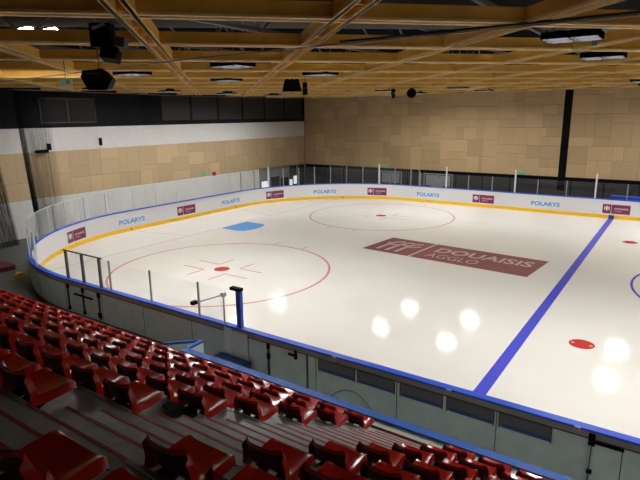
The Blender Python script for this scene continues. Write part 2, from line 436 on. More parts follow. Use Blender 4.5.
# ------------------------------------------------------------------ lights over the ice
def make_light(name, L, W, em, bars, z_wire, deep=.078, nb=2):
    root = thing(name, '', 'light')
    D = deep
    b = MB(); b.span((-L / 2, -W / 2, D), (L / 2, W / 2, D + .05))
    b.span((-L / 2, -W / 2, 0), (-L / 2 + .02, W / 2, D)); b.span((L / 2 - .02, -W / 2, 0), (L / 2, W / 2, D))
    b.span((-L / 2, -W / 2, 0), (L / 2, -W / 2 + .02, D)); b.span((-L / 2, W / 2 - .02, 0), (L / 2, W / 2, D))
    for i in range(1, bars): 
        x = -L / 2 + L * i / bars; b.span((x - .012, -W / 2, 0), (x + .012, W / 2, D))
    for i in range(1, nb):
        y = -W / 2 + W * i / nb; b.span((-L / 2 + .02, y - .008, 0), (L / 2 - .02, y + .008, D))
    b.build('housing', M['lamp_case'], root)
    for i in range(bars):
        xa = -L / 2 + L * i / bars + .04; xb = -L / 2 + L * (i + 1) / bars - .04
        MB().span((xa, -W / 2 + .03, D - .025), (xb, W / 2 - .03, D - .003)).build('light_panel', em, root)
    for sx in (-1, 1): MB().tube([(sx * L * .42, 0, .12), (sx * L * .42, 0, z_wire)], .006, 6).build('hanging_wire', M['grey_metal'], root)
    return root
def dup(root):
    r = root.copy(); COL.objects.link(r)
    for ch in list(root.children):
        c = ch.copy(); COL.objects.link(c); c.parent = r
    return r
proto = make_light('hanging_light', 1.0, .8, M['lamp'], 2, 2.12)
first = True
ORD = ['first', 'second', 'third', 'fourth', 'fifth', 'sixth', 'seventh', 'eighth', 'ninth', 'tenth', 'eleventh', 'twelfth', 'thirteenth', 'fourteenth',
       'fifteenth', 'sixteenth', 'seventeenth', 'eighteenth', 'nineteenth', 'twentieth', 'twenty-first', 'twenty-second', 'twenty-third', 'twenty-fourth',
       'twenty-fifth', 'twenty-sixth', 'twenty-seventh', 'twenty-eighth', 'twenty-ninth', 'thirtieth']
for j, y in enumerate((-10.7, -6.3, -1.77, 2.75, 7.27, 11.75)):
    for i, x in enumerate((1.3, 10.05, 14.57, 23.4, 27.9, 36.7)):
        if (i == 0 and j in (0, 5)) or (i > 0 and j in (2, 3)): continue
        o = proto if first else dup(proto); first = False
        o.location = (x, y, 7.58)
        tag(o, 'thin dark light over the ice, %s row from seats, %s from left wall' % (ORD[j], ORD[i]), 'light', 'hanging lights over the ice')
sp = thing('small_ceiling_light', '', 'light')
TL = Matrix.Rotation(math.radians(-24), 3, 'X')
MB().box((0, 0, .03), (.70, .50, .05), TL).build('housing', M['lamp_case'], sp)
MB().box(TL @ Vector((0, 0, -.03)) + Vector((0, 0, .03)), (.67, .47, .012), TL).build('light_panel', M['lamp_stand'], sp)
for sx in (-1, 1): MB().tube([(sx * .18, 0, .05), (sx * .18, 0, .75)], .006, 6).build('hanging_wire', M['grey_metal'], sp)
k = 0
for x, y, z, lab in ((7.50, -12.52, 8.95, 'small lit white ceiling panel above the left seats, left one of the close pair'),
                     (7.95, -11.95, 8.95, 'small lit white ceiling panel above the left seats, right one of the close pair'),
                     (29.5, -15.6, 8.95, 'added ceiling panel out of view, lighting the right seats, nearer of two'),  # unseen pair added to light the right seats and the near boards
                     (30.1, -15.1, 8.95, 'added ceiling panel out of view, lighting the right seats, farther of two')):
    o = sp if k == 0 else dup(sp); k += 1
    o.location = (x, y, z); tag(o, lab, 'light', 'small ceiling panels over the seats')

# ------------------------------------------------------------------ ice
ICE = thing('ice_rink', 'white glossy ice sheet with painted lines inside the boards', 'ice rink')
out = [pt(s_, .02, 0)[:2] for s_ in srange(SN, SF, .4)]
b = MB(); n = len(out); b.poly(out, -0.03, 0.0); b.build('ice_sheet', M['ice'], ICE)
ZI = [0.002]
def ring(mb, cx, cy, r, w, a0=0, a1=2 * math.pi, n=72):
    z = ZI[0]
    vs = []; fs = []
    for i in range(n + 1):
        t = a0 + (a1 - a0) * i / n
        vs += [(cx + (r - w / 2) * math.cos(t), cy + (r - w / 2) * math.sin(t), z), (cx + (r + w / 2) * math.cos(t), cy + (r + w / 2) * math.sin(t), z)]
    for i in range(n): fs.append((2 * i, 2 * i + 1, 2 * i + 3, 2 * i + 2))
    return mb.add(vs, fs)
def disc(mb, cx, cy, r, n=36, z=None):
    z = ZI[0] if z is None else z
    return mb.add([(cx + r * math.cos(2 * math.pi * i / n), cy + r * math.sin(2 * math.pi * i / n), z) for i in range(n)], [tuple(range(n))])
def stripe(mb, a, b_, w, z=None):
    z = ZI[0] if z is None else z
    a = Vector((*a, 0)); b_ = Vector((*b_, 0)); d = (b_ - a).normalized(); n_ = Vector((-d.y, d.x, 0)) * w / 2
    return mb.add([(*(a - n_)[:2], z), (*(b_ - n_)[:2], z), (*(b_ + n_)[:2], z), (*(a + n_)[:2], z)], [(0, 1, 2, 3)])
XB, LAT = 22.22, 7.07
stripe(MB(), (XB, -H + .01), (XB, H - .01), .30).build('blue_line', M['ice_blue'], ICE)
b = MB(); yg = math.sqrt(RC ** 2 - (RC - 3.8) ** 2) + H - RC
stripe(b, (4.0, -yg), (4.0, yg), .055)
stripe(b, (4.0, -3.4), (X0, -4.25), .05); stripe(b, (4.0, 3.4), (X0, 4.25), .05)
b.build('goal_line', M['ice_redfaint'], ICE)
for cy in (-LAT, LAT):
    m_ = M['ice_red'] if cy < 0 else M['ice_redfaint']
    b = MB(); ring(b, 10, cy, 4.5, .10)
    for sx in (-1, 1):
        for sy in (-1, 1):
            xx = 10 + sx * .85 ; 
            t = math.acos(.85 / 4.5); yy = cy + sy * 4.5 * math.sin(t)
            stripe(b, (xx, yy), (xx, yy + sy * .6), .06)
            stripe(b, (10 + sx * .6, cy + sy * .45), (10 + sx * 1.8, cy + sy * .45), .075)
            stripe(b, (10 + sx * .6, cy + sy * .45), (10 + sx * .6, cy + sy * 1.35), .075)
    b.build('faceoff_circle', m_, ICE)
    disc(MB(), 10, cy, .33).build('faceoff_spot', M['ice_dot'], ICE)
    disc(MB(), 23.72, cy, .33).build('faceoff_spot', M['ice_dot'], ICE)
    b = MB()
    for sx in (-1, 1): disc(b, 23.72 + sx * .23, cy, .05, 12, .003)
    b.build('spot_mark', M['ice_logo'], ICE)
ring(MB(), 28.86, .0, 4.5, .09).build('centre_circle', M['ice_blue'], ICE)
b = MB(); b.add([(4.05, -1.09, .0025), (5.35, -1.14, .0025), (5.68, -.95, .0025), (5.86, -.4, .0025), (5.87, .2, .0025), (5.66, .85, .0025), (5.4, 1.06, .0025), (4.05, 1.12, .0025)], [tuple(range(8))])
b.build('goal_crease', M['ice_crease'], ICE)
# sponsor panel in the ice, turned slightly
LA, LB, LC = Vector((13.18, -.87)), Vector((20.92, -1.50)), Vector((13.43, 1.93))
ux, uy = (LB - LA), (LC - LA)
def logo(u, v, z=.002): p = LA + ux * u + uy * v; return (p.x, p.y, z)
b = MB()
for a0, a1 in ((0, .317), (.327, 1.0)): b.add([logo(a0, 0), logo(a1, 0), logo(a1, 1), logo(a0, 1)], [(0, 1, 2, 3)])
lp = b.build('logo_panel', M['ice_maroon'], ICE)
def logo_text(txt, u0, u1, v0, v1, bold=0.02):
    vs, fs = text_mesh(txt, 1, 1, bold)
    return [logo((u0 + u1) / 2 + x * (u1 - u0), (v0 + v1) / 2 + y * (v1 - v0), .0035) for x, y in vs], fs
b = MB(); b.add(*logo_text('DOUAISIS', .39, .955, .50, .80)); b.add(*logo_text('AGGLO', .39, .70, .17, .40, -.004))
b.build('logo_lettering', M['ice_logo'], lp)
b = MB()
def bend_stroke(pts, w):
    for (a, c) in zip(pts[:-1], pts[1:]): stripe(b, logo(*a)[:2], logo(*c)[:2], w, .0035)
for du in (.0, .065, .13):
    bend_stroke([(.075 + du, .14), (.075 + du, .60), (.095 + du, .76), (.135 + du, .82)], .20)
bend_stroke([(.05, .66), (.10, .52), (.17, .62), (.24, .52), (.275, .66)], .20)
b.build('logo_emblem', M['ice_logo'], lp)

# ------------------------------------------------------------------ rink boards
ZT = 1.16
BD = thing('rink_boards', 'white dasher boards with blue top rail and yellow kick strip round the ice', 'rink boards')
b = MB()
# white inside, grey outside
sweep(b, SN, SF, [(0, -.03), (0, ZT - .04), (.11, ZT - .04), (.11, -.03)], 0, [0, 0, 1, 1])
b.build('board_wall', [M['board_white'], M['board_grey']], BD)
sweep(MB(), SN, SF, [(-.015, 0), (-.015, .2), (.0, .21), (0.0, 0)]).build('kick_strip', M['yellow'], BD)
MB().add([pt(2 * ARC + LEND + s_, -.018, z) for s_, z in ((12.87, 0), (13.17, 0), (13.17, .21), (12.87, .21))], [(0, 1, 2, 3)]).build('blue_line_mark', M['navy'], BD)
b = MB()
for s_ in (ARC + LEND / 2 - 4.25, ARC + LEND / 2 + 4.25, 2 * ARC + LEND - 5.3):
    b.add([pt(s_ + d, -.018, z) for d, z in ((-.03, 0), (.03, 0), (.03, .2), (-.03, .2))], [(0, 1, 2, 3)])
b.build('goal_line_mark', M['alarm_red'], BD)
sweep(MB(), SN, SF, [(-.02, ZT - .045), (-.02, ZT), (.15, ZT), (.15, ZT - .045)]).build('cap_rail', M['blue'], BD)
sweep(MB(), SN, 12.0, [(.11, ZT - .16), (.125, ZT - .16), (.125, ZT - .05), (.11, ZT - .05)]).build('beige_lip', M['board_lip'], BD)
b = MB()
sweep(b, SN, 12.0, [(.11, ZT - .185), (.128, ZT - .185), (.128, ZT - .165), (.11, ZT - .165)])
for s_ in list(range(-28, 13, 2)):
    sweep(b, s_ - .008, s_ + .008, [(.108, 0), (.113, 0), (.113, ZT - .19), (.108, ZT - .19)])
sweep(b, SN, 12.0, [(.11, 0), (.122, 0), (.122, .05), (.11, .05)])
b.build('panel_seam', M['groove'], BD)

def bend(vs, sc, z, off):     # flat x,y lettering laid along the inner face, read from the ice (left to right = increasing s)
    return [pt(sc + x, off, z + y) for x, y in vs]
pv, pf = text_mesh('POLARYS', 1.72, .27, .035)
dv, df_ = text_mesh('DOUAISIS', .72, .10, .02)
av, af = text_mesh('AGGLO', .40, .06, .0)
def quad_s(mb, s0, s1, z0, z1, off):
    ss = srange(s0, s1, .2); 
    for i in range(len(ss) - 1):
        mb.add([pt(ss[i], off, z0), pt(ss[i + 1], off, z0), pt(ss[i + 1], off, z1), pt(ss[i], off, z1)], [(0, 1, 2, 3)])
for k in range(13):
    sc = 10.3 + 3.98 * k
    if k % 2:
        b = MB(); b.add(bend(pv, sc, .57, -.004), pf); b.build('advert_lettering', M['polar_blue'], BD)
    else:
        b = MB(); quad_s(b, sc - .72, sc - .26, .30, .85, -.004); quad_s(b, sc - .24, sc + .74, .30, .85, -.004)
        sg = b.build('advert_sign', M['maroon'], BD)
        b = MB(); b.add(bend(dv, sc + .27, .61, -.007), df_); b.add(bend(av, sc + .12, .46, -.007), af)
        b.build('sign_lettering', M['sign_white'], sg)
        b = MB()
        # crest: shield outline strokes
        for q in ([(-.07, .17), (.07, .17), (.07, .0), (0, -.16), (-.07, .0)],):
            b.add([pt(sc - .49 + x, -.007, .575 + z) for x, z in q], [tuple(range(5))])
        for sx in (-1, 1):
            b.add([pt(sc - .49 + sx * .12 + x, -.007, .60 + z) for x, z in ((-.025, -.1), (.025, -.1), (.035, .1), (-.035, .1))], [(0, 1, 2, 3)])
        b.build('sign_crest', M['sign_white'], sg)
# viewing slots in the near boards
for k, (xa, xb) in enumerate(((19.30, 20.20), (20.30, 21.14), (21.29, 22.16), (22.27, 23.14), (23.26, 24.12))):
    z0, z1 = .70, .965
    MB().span((xa, -H - .125, z0), (xb, -H - .112, z1)).build('board_slot', M['slot_pane'], BD)
    MB().span((xa + .04, -H - .132, z0), (xb, -H - .122, z0 + .07)).build('slot_sill', M['navy'], BD)
    b = MB(); b.span((xa - .02, -H - .135, z0 - .02), (xa, -H - .112, z1 + .02)); b.span((xb, -H - .135, z0 - .02), (xb + .02, -H - .112, z1 + .02))
    b.span((xa - .02, -H - .135, z1), (xb + .02, -H - .112, z1 + .02)); b.build('slot_frame', M['darkgrey'], BD)
for x in (19.72, 22.30, 24.52):
    MB().span((x - .05, -H - .18, ZT - .09), (x + .05, -H - .12, ZT - .001)).build('cap_bracket', M['grey_metal'], BD)
# gate ironmongery on the near boards
def hardware(lst, name, m_=None):
    for (xa, xb, za, zb) in lst: MB().span((xa, -H - .16, za), (xb, -H - .11, zb)).build(name, m_ or M['black'], BD)
hardware([(17.81, 17.88, .60, .74), (17.81, 17.88, .86, .98), (24.70, 24.80, .88, 1.09), (24.72, 24.80, .36, .42)], 'gate_hinge')
hardware([(18.45, 18.66, .86, .90), (18.63, 18.69, .80, 1.02), (24.80, 25.22, .93, .98), (9.75, 10.75, .70, .74)], 'gate_latch')
hardware([(18.97, 18.99, .02, .98), (24.745, 24.76, .02, .9), (9.38, 9.42, .1, .98), (10.22, 10.26, .1, .98), (11.07, 11.11, .1, .98), (17.83, 17.86, .05, .98)], 'gate_gap', M['groove'])
hardware([(9.36, 9.46, .86, .98), (10.2, 10.3, .86, .98), (11.03, 11.15, .84, .98), (9.36, 9.44, .12, .24), (10.2, 10.3, .12, .22), (11.0, 11.13, .18, .34)], 'gate_bolt')
# open gate section with pale panel
bg = thing('board_gate', 'pale blue gate set in the near boards below the blue post', 'gate', (16.44, -H - .14, .12))
MB().span((16.44, -H - .165, .12), (16.68, -H - .14, 1.10)).build('leaf', M['pale_panel'], bg)
MB().span((16.69, -H - .16, .12), (17.20, -H - .14, 1.06)).build('side_panel', M['gate_grey'], bg)

# ------------------------------------------------------------------ glass above the boards
def glass_run(name, label, posts, ztop, zpost, m_post, pw, off=.06, panes=True, bright=(), gm='glass'):
    g = thing(name, label, 'glass screen')
    for i, s_ in enumerate(posts):
        x, y, nx, ny = path(s_); p = pt(s_, off, 0)
        a = math.atan2(ny, nx); zt = 2.62 if i in bright else zpost
        w = pw * 1.5 if i in bright else pw
        MB().box((p[0], p[1], (ZT + zt) / 2), (.05, w, zt - ZT), Matrix.Rotation(a, 3, 'Z')).build('post', M['white_metal'] if i in bright else m_post, g)
    if panes:
        for a, c in zip(posts[:-1], posts[1:]):
            b = MB()
            ss = srange(a + .03, c - .03, .4)
            for s0, s1 in zip(ss[:-1], ss[1:]):
                b.add([pt(s0, off, ZT), pt(s1, off, ZT), pt(s1, off, ztop), pt(s0, off, ztop)], [(0, 1, 2, 3)])
            b.build('pane', M[gm], g)
    return g
S0 = 2 * ARC + LEND - (X0 + RC) # s of far straight = S0 + x
def sx_far(x): return 2 * ARC + LEND + (x - X0 - RC)
farp = [sx_far(x) for x in (9.85, 11.79, 13.38, 15.0, 16.48, 17.9, 19.6, 21.22, 22.9, 24.6, 26.2, 27.9, 29.6, 31.3)]
glass_run('far_glass_screen', 'clear glass screen on the far boards below the plywood wall', farp, 2.10, 2.10, M['grey_metal'], .06, bright=(1, 4, 7, 10))
cornp = [ARC + LEND + .6 + i * 1.22 for i in range(12)] + [sx_far(9.85) - .1]
glass_run('corner_glass_screen', 'clear glass screen round the far corner of the boards, with white posts', cornp, 2.42, 2.45, M['grey_metal'], .06, bright=(2, 9))
endp = [ARC - 1.2 + i * 1.57 for i in range(7)]
M['glass_soft'] = glass_mat('clear_soft_screen', (0.96, 0.97, 0.97), (0.9, 0.95, 1), rough=.3, refl=0.04, k=.35)
glass_run('end_glass_screen', 'clear glass screen on the left end boards in front of the white wall', endp, 2.42, 2.42, M['white_metal'], .045, gm='glass_soft')
nc = [2.2 + i * 1.5 for i in range(8)]
g = glass_run('near_corner_glass_screen', 'curved clear glass screen round the near left corner of the boards', nc, 2.32, 2.34, M['glass_edge'], .03, gm='glass_soft')
b = MB(); sweep(b, nc[0], nc[-1], [(.05, 2.31), (.07, 2.31), (.07, 2.345), (.05, 2.345)]); b.build('top_edge', M['glass_edge'], g)
# low glass near side, with a gate frame
g = thing('near_glass_screen', 'low clear glass screen on the near boards left of the blue post', 'glass screen')
for x in (11.67, 13.55, 15.47):
    MB().span((x - .02, -H - .07, ZT), (x + .02, -H - .03, 2.08)).build('post', M['grey_metal'], g)
for xa, xb in ((11.25, 11.65), (11.69, 13.53), (13.57, 15.45), (15.49, 16.45)):
    MB().add([(xa, -H - .05, ZT), (xb, -H - .05, ZT), (xb, -H - .05, 2.05), (xa, -H - .05, 2.05)], [(0, 1, 2, 3)]).build('pane', M['glass'], g)
gf = thing('gate_frame', 'dark metal glass-gate frame with three uprights on the near boards', 'gate frame')
for x in (9.40, 10.28, 11.19): MB().span((x - .035, -H - .09, ZT), (x + .035, -H - .02, 2.1)).build('upright', M['dark_post'], gf)
MB().span((9.30, -H - .075, 2.08), (11.33, -H - .035, 2.12)).build('top_bar', M['dark_post'], gf)
for xa, xb in ((9.44, 10.24), (10.32, 11.15)):
    MB().add([(xa, -H - .055, ZT), (xb, -H - .055, ZT), (xb, -H - .055, 2.07), (xa, -H - .055, 2.07)], [(0, 1, 2, 3)]).build('pane', M['glass'], gf)
p_ = thing('blue_post', 'bright blue end post with black cap standing on the near boards', 'post')
MB().span((16.84, -H - .11, ZT), (16.98, -H + .0, 2.10)).build('upright', M['blue'], p_, bevel=.01)
MB().span((16.66, -H - .12, 2.10), (16.99, -H + .01, 2.17)).build('cap', M['black'], p_)
# swung-open glass gate leaf
gl = thing('glass_gate_leaf', 'clear glass gate leaf swung open towards the seats beside the blue post', 'gate')
A_, B_ = Vector((16.52, -H - .20, 0)), Vector((16.36, -14.30, 0))
MB().add([(A_.x, A_.y, 1.2), (B_.x, B_.y, 1.2), (B_.x, B_.y, 1.96), (A_.x, A_.y, 1.96)], [(0, 1, 2, 3)]).build('pane', M['glass'], gl)
b = MB(); b.bar((A_.x, A_.y, 1.97), (B_.x, B_.y, 1.97), .02, .03)
b.build('top_rail', M['glass_edge'], gl)
b = MB(); b.span((A_.x - .012, A_.y - .012, 1.16), (A_.x + .015, A_.y + .015, 1.97)); b.build('hinge_stile', M['glass_edge'], gl)
MB().box((B_.x, B_.y, 1.98), (.1, .14, .08)).build('clip', M['black'], gl)
MB().box((A_.x, A_.y, 1.98), (.1, .1, .1)).build('clip', M['pale_panel'], gl)

# ------------------------------------------------------------------ stand
def st(k): return -20.665 + .279 * k, 4.235 - .1636 * k
XA0, XA1 = 21.75, 22.93                       # aisle
XS0, XS1 = 7.6, 31.0
KF = list(range(-15, 19, 3))
GS = thing('grandstand', 'stepped grey grandstand with a stair aisle under the red seats', 'grandstand')
b = MB()
for (xa, xb) in ((XS0, XA0), (XA1, XS1)):
    for k in KF:
        y, z = st(k); zlow = st(k + 3)[1]; y1 = st(k + 3)[0]
        if k == 18: zlow = .80; y1 = -14.66
        b.span((xa, y, -0.03), (xb, y1, zlow))
yb, zb = st(-15); b.span((XS0, YB + .02, -0.03), (XS1, yb, zb))
b.build('tier', M['concrete'], GS)
b = MB()
for k in range(-15, 22):
    y, z = st(k); z2 = st(k + 1)[1] if k < 20 else .80; y2 = st(k + 1)[0] if k < 21 else -14.66
    if k == 21: z2 = .80
    b.span((XA0, y, -0.03), (XA1, y2, z2))
b.build('stair', M['concrete'], GS)
for k in range(-6, 21):
    y, z = st(k)
    MB().span((XA0 + .02, y - .022, z - .004), (XA1 - .01, y + .003, z + .003)).build('stair_nosing', M['nosing_red'], GS)
for k in range(-6, 19, 3):
    y, z = st(k)
    for xa, xb in ((XS0, XA0 - .01), (XA1 + .01, XS1)):
        MB().span((xa, y - .035, z - .015), (xb, y + .006, z + .005)).build('tier_edging', M['edge_metal'], GS)
MB().span((XA0, -14.97, .80), (XS1, -14.93, .806)).build('floor_stripe', M['beige'], GS)
MB().span((XA0 - 1.5, -14.87, .80), (XS1, -14.80, .806)).build('floor_stripe', M['black'], GS)
MB().span((XS0, -14.795, .80), (XS1, -14.665, .808)).build('floor_stripe', M['beige'], GS)
# wall in front of the stand with its caps
BW = thing('stand_front_wall', 'low wall along the front of the stand, capped blue beside the team bench', 'wall')
b = MB(); b.span((16.2, -14.655, -.03), (XS1, -14.5, .82)); b.build('wall_body', M['board_grey'], BW)
MB().span((16.2, -14.655, .82), (XS1, -14.47, .87)).build('blue_cap', M['blue2'], BW)
# short return wall and open gate leaf at its left end
rt = thing('bench_end_panel', 'short blue-capped end panel at the left end of the team bench', 'panel')
MB().span((16.17, -14.46, -.03), (16.24, -13.98, .82)).build('panel', M['pale_panel'], rt)
MB().span((16.13, -14.465, .82), (16.24, -13.96, .87)).build('cap', M['blue2'], rt)
lf = thing('bench_gate', 'open bench gate with blue top rail standing ajar left of the team bench', 'gate')
A_, B_ = Vector((16.08, -13.98, 0)), Vector((15.5, -14.56, 0))
MB().bar((A_.x, A_.y, .4), (B_.x, B_.y, .4), .04, .80).build('leaf', M['pale_panel'], lf)
MB().bar((A_.x, A_.y, .83), (B_.x, B_.y, .83), .06, .06).build('top_rail', M['blue2'], lf)
sb = MB().span((16.35, -13.98, -.03), (17.35, -13.5, .42)).build('bench_step', M['navy'], bevel=.02)
tag(sb, 'dark blue step in front of the open gate in the near boards', 'step')
arc = [(20.15 + 1.05 * t, -14.30, .62 + .42 * math.sin(math.pi * (t * .93 + .03)) ** .7 - .05 * t) for t in [i / 20 for i in range(21)]]
arc = [(20.12, -14.2, -.03), (20.12, -14.25, .35)] + arc + [(21.22, -14.2, .3), (21.22, -14.2, -.03)]
tag(MB().tube(arc, .014, 8).build('hose', M['hose'], smooth=True), 'thin grey-green hose arching against the near boards by the bench', 'hose')

# ------------------------------------------------------------------ seats
def seat_meshes():
    prof = [(.425, .395), (.422, .428), (.405, .444), (.37, .448), (.29, .442), (.21, .436), (.15, .436), (.11, .444),
            (.088, .468), (.078, .50), (.068, .535), (.056, .578), (.043, .62), (.031, .655), (.022, .672)]
    nu = 13
    hw = [.180, .190, .196, .198, .198, .198, .198, .197, .195, .193, .190, .186, .180, .172, .155]
    grid = []
    for j, (y, z) in enumerate(prof):
        row = []
        for i in range(nu):
            u = -1 + 2 * i / (nu - 1)
            back = min(1, max(0, (j - 6) / 3))
            x = u * hw[j]
            wing = max(0, abs(u) - .62) / .38
            yy = y + back * (.035 * wing ** 1.3 + .012 * u * u)
            zz = z + (1 - back) * (.012 * wing ** 2 - .012 * (1 - u * u) * (1 if 2 < j < 8 else 0))
            row.append(Vector((x, yy, zz)))
        grid.append(row)
    def normal(j):
        a = Vector((0, *prof[max(0, j - 1)])); c = Vector((0, *prof[min(len(prof) - 1, j + 1)]))
        t = (c - a).normalized(); return Vector((0, -t.z, t.y)).normalized() * -1   # towards underside / rear
    def part(j0, j1, rims):
        b = MB(); rows = grid[j0:j1 + 1]; n = len(rows)
        idx = {}
        vs = []
        for j, r in enumerate(rows):
            for i, p in enumerate(r): idx[(j, i)] = len(vs); vs.append(p)
        fs = [(idx[j, i], idx[j, i + 1], idx[j + 1, i + 1], idx[j + 1, i]) for j in range(n - 1) for i in range(nu - 1)]
        th = .006
        def und(j): 
            d = normal(j0 + j)
            if d.z > 0 and j0 + j < 8: d = -d
            if d.y > 0 and j0 + j >= 8: d = -d
            return d
        low = {}
        for j, r in enumerate(rows):
            for i, p in enumerate(r): low[j, i] = len(vs); vs.append(p + und(j) * th)
        fs += [(low[j, i], low[j + 1, i], low[j + 1, i + 1], low[j, i + 1]) for j in range(n - 1) for i in range(nu - 1)]
        # skirt round the free edge
        edge = [(j, 0) for j in range(n)] + ([(n - 1, i) for i in range(1, nu)] if rims == 'top' else [])
        if rims == 'top': edge += [(j, nu - 1) for j in range(n - 2, -1, -1)]
        else: edge = [(n - 1 - j, 0) for j in range(n)] + [(0, i) for i in range(1, nu)] + [(j, nu - 1) for j in range(1, n)]
        def skirt(e):
            j, i = e; p = rows[j][i]; d = und(j)
            dep = .075 if j0 == 0 else .052 + .023 * max(0, 1 - j / 2.5)
            if rims == 'front' and j < 3: d = Vector((0, .05, -1)); dep = .05 if j == 0 else .065
            if rims == 'top' and j >= n - 2: d = Vector((0, -.35, -.93)); dep = .03
            sx = 0.010 * (1 if i == nu - 1 else -1 if i == 0 else 0)
            return p + d * dep + Vector((sx, 0, 0))
        o = len(vs); vs += [skirt(e) for e in edge]
        for k in range(len(edge) - 1):
            fs.append((idx[edge[k]], idx[edge[k + 1]], o + k + 1, o + k))
        ng = (n - 1) * (nu - 1)
        b.add(vs, fs)
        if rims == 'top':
            for q in range(ng, 2 * ng): b.mi[q] = 1  # rear faces get the shade-darkened red
        return b
    return part(0, 8, 'front'), part(8, len(prof) - 1, 'top')
ps, pb = seat_meshes()
me_seat = ps.mesh('seat', M['seat_red']); me_back = pb.mesh('backrest', [M['seat_red'], M['seat_rear_shade']])
for me in (me_seat, me_back):
    for p in me.polygons: p.use_smooth = True
    try: me.set_sharp_from_angle(angle=math.radians(42))
    except Exception: pass
brk = MB()
brk.span((-.14, .0, .20), (.14, .03, .38)); brk.span((-.12, .02, .36), (-.08, .36, .42)); brk.span((.08, .02, .36), (.12, .36, .42))
brk.bar((-.10, .02, .27), (-.10, .33, .37), .03, .03); brk.bar((.10, .02, .27), (.10, .33, .37), .03, .03)
me_br = brk.mesh('bracket', M['black'])
def seat_at(x, k, label, group):
    y = st(k)[0]; z = st(k + 3)[1] if k < 18 else .80
    r = bpy.data.objects.new('stadium_seat', None); COL.objects.link(r); r.location = (x, y + .006, z); r.empty_display_size = .2
    tag(r, label, 'seat', group)
    for nm, me in (('seat', me_seat), ('backrest', me_back), ('bracket', me_br)):
        o = bpy.data.objects.new(nm, me); COL.objects.link(o); o.parent = r
ROWN = {18: 'front row', 15: 'second row', 12: 'third row', 9: 'fourth row', 6: 'fifth row', 3: 'sixth row', 0: 'seventh row', -3: 'eighth row', -6: 'ninth row'}
def inview(x, k, m=45):
    y, z = st(k); u, v = pix(x, y + .2, z + .1); return -m < u < 640 + m and 0 < v < 480 + m * 1.2
nseat = 0
for k in (18, 15, 12, 9, 6, 3, 0, -3):
    for side in (-1, 1):
        for i in range(29 if side < 0 else 12):
            x = 21.46 - .53 * i if side < 0 else 23.19 + .53 * i
            if x < XS0 + .25 or (k == 18 and x < 9.0) or not inview(x, k): continue
            seat_at(x, k, 'red plastic seat, %s from the ice, %s %s of the stair aisle' % (ROWN[k] if k != 18 else 'first row', ORD[i], 'left' if side < 0 else 'right'),
                    'red seats %s of the aisle' % ('left' if side < 0 else 'right'))
            nseat += 1
print('seats', nseat)
# black louvred lamp boxes on the tier edge
for x, k, lab in ((21.48, 6, 'black slotted box on the tier edge behind the fifth-row seat beside the aisle'),):
    y, z = st(k); r = thing('louvre_box', lab, 'box', (x, y - .12, z))
    MB().box((x, y - .10, z + .04), (.42, .10, .035)).build('case', M['black'], r)
    MB().box((x, y - .155, z + .04), (.38, .012, .025)).build('grille', M['darkgrey'], r)

# ------------------------------------------------------------------ hanging equipment
c = Vector((16.72, -16.23, 7.55))
sp_ = thing('loudspeaker_cluster', 'black loudspeaker cluster hanging from the nearest beams at upper left', 'loudspeaker', c)
rz = Matrix.Rotation(YAW, 3, 'Z')
def cb(off, dim, rot=None): 
    return (c + rz @ Vector(off), dim, (rz @ rot) if rot is not None else rz)
b = MB(); b.box(*cb((-.04, 0, .08), (.36, .30, .40))); b.build('speaker_box', M['black'], sp_, bevel=.02)
b = MB(); b.box(*cb((-.04, -.16, .22), (.24, .02, .05), Matrix.Rotation(-.3, 3, 'Y'))); b.build('front_bar', M['grey_metal'], sp_)
b = MB(); b.box(*cb((.08, -.02, -.24), (.30, .26, .22), Matrix.Rotation(.15, 3, 'Y') @ Matrix.Rotation(-.3, 3, 'X'))); b.build('tilted_horn', M['black'], sp_, bevel=.02)
b = MB(); b.box(*cb((.27, 0, -.03), (.20, .22, .17), Matrix.Rotation(.2, 3, 'Y'))); b.build('side_horn', M['darkgrey'], sp_, bevel=.02)
for dx in (-.12, .08): b = MB(); p = c + rz @ Vector((dx, 0, .28)); b.tube([p, p + Vector((0, 0, 2.0))], .008, 6); b.build('chain', M['darkgrey'], sp_)
def spk(name, label, cc, parts, wire):
    t = thing(name, label, 'loudspeaker', cc)
    for nm, m_, f in parts:
        b = MB(); f(b, Vector(cc)); b.build(nm, m_, t)
    b = MB(); b.tube([Vector(cc) + Vector((0, 0, .1)), Vector(cc) + Vector((0, 0, wire))], .012, 6); b.build('hanger', M['darkgrey'], t)
    return t
def hexa(b, c):
    pts = [(-.36, .05), (-.30, .20), (.16, .24), (.36, .0), (.22, -.24), (-.22, -.24)]
    A = [c + rz @ Vector((x, -.22, z)) for x, z in pts]; B = [c + rz @ Vector((x * .8, .25, z * .8)) for x, z in pts]; n = 6
    b.add(A + B, [tuple(range(n)), tuple(range(2 * n - 1, n - 1, -1))] + [(i, n + i, n + (i + 1) % n, (i + 1) % n) for i in range(n)])
def hexg(b, c):
    b.box(c + rz @ Vector((-.08, -.235, .13)), (.34, .02, .03), rz)
spk('hexagonal_loudspeaker', 'six-sided black loudspeaker hanging over the left seats below the beams', (13.82, -14.46, 7.09), [('case', M['black'], hexa), ('grille', M['darkgrey'], hexg)], 1.6)
def bx1(b, c):
    b.add([c + rz @ Vector(p) for p in ((-.42, -.3, -.28), (.42, -.3, -.28), (.42, .3, -.28), (-.42, .3, -.28), (-.3, -.25, .22), (.3, -.25, .22), (.3, .25, .22), (-.3, .25, .22))],
          [(3, 2, 1, 0), (4, 5, 6, 7), (0, 1, 5, 4), (1, 2, 6, 5), (2, 3, 7, 6), (3, 0, 4, 7)])
def bx1h(b, c):
    for d in (-.2, 0, .2): b.box(c + rz @ Vector((d, 0, .27)), (.07, .3, .1), rz)
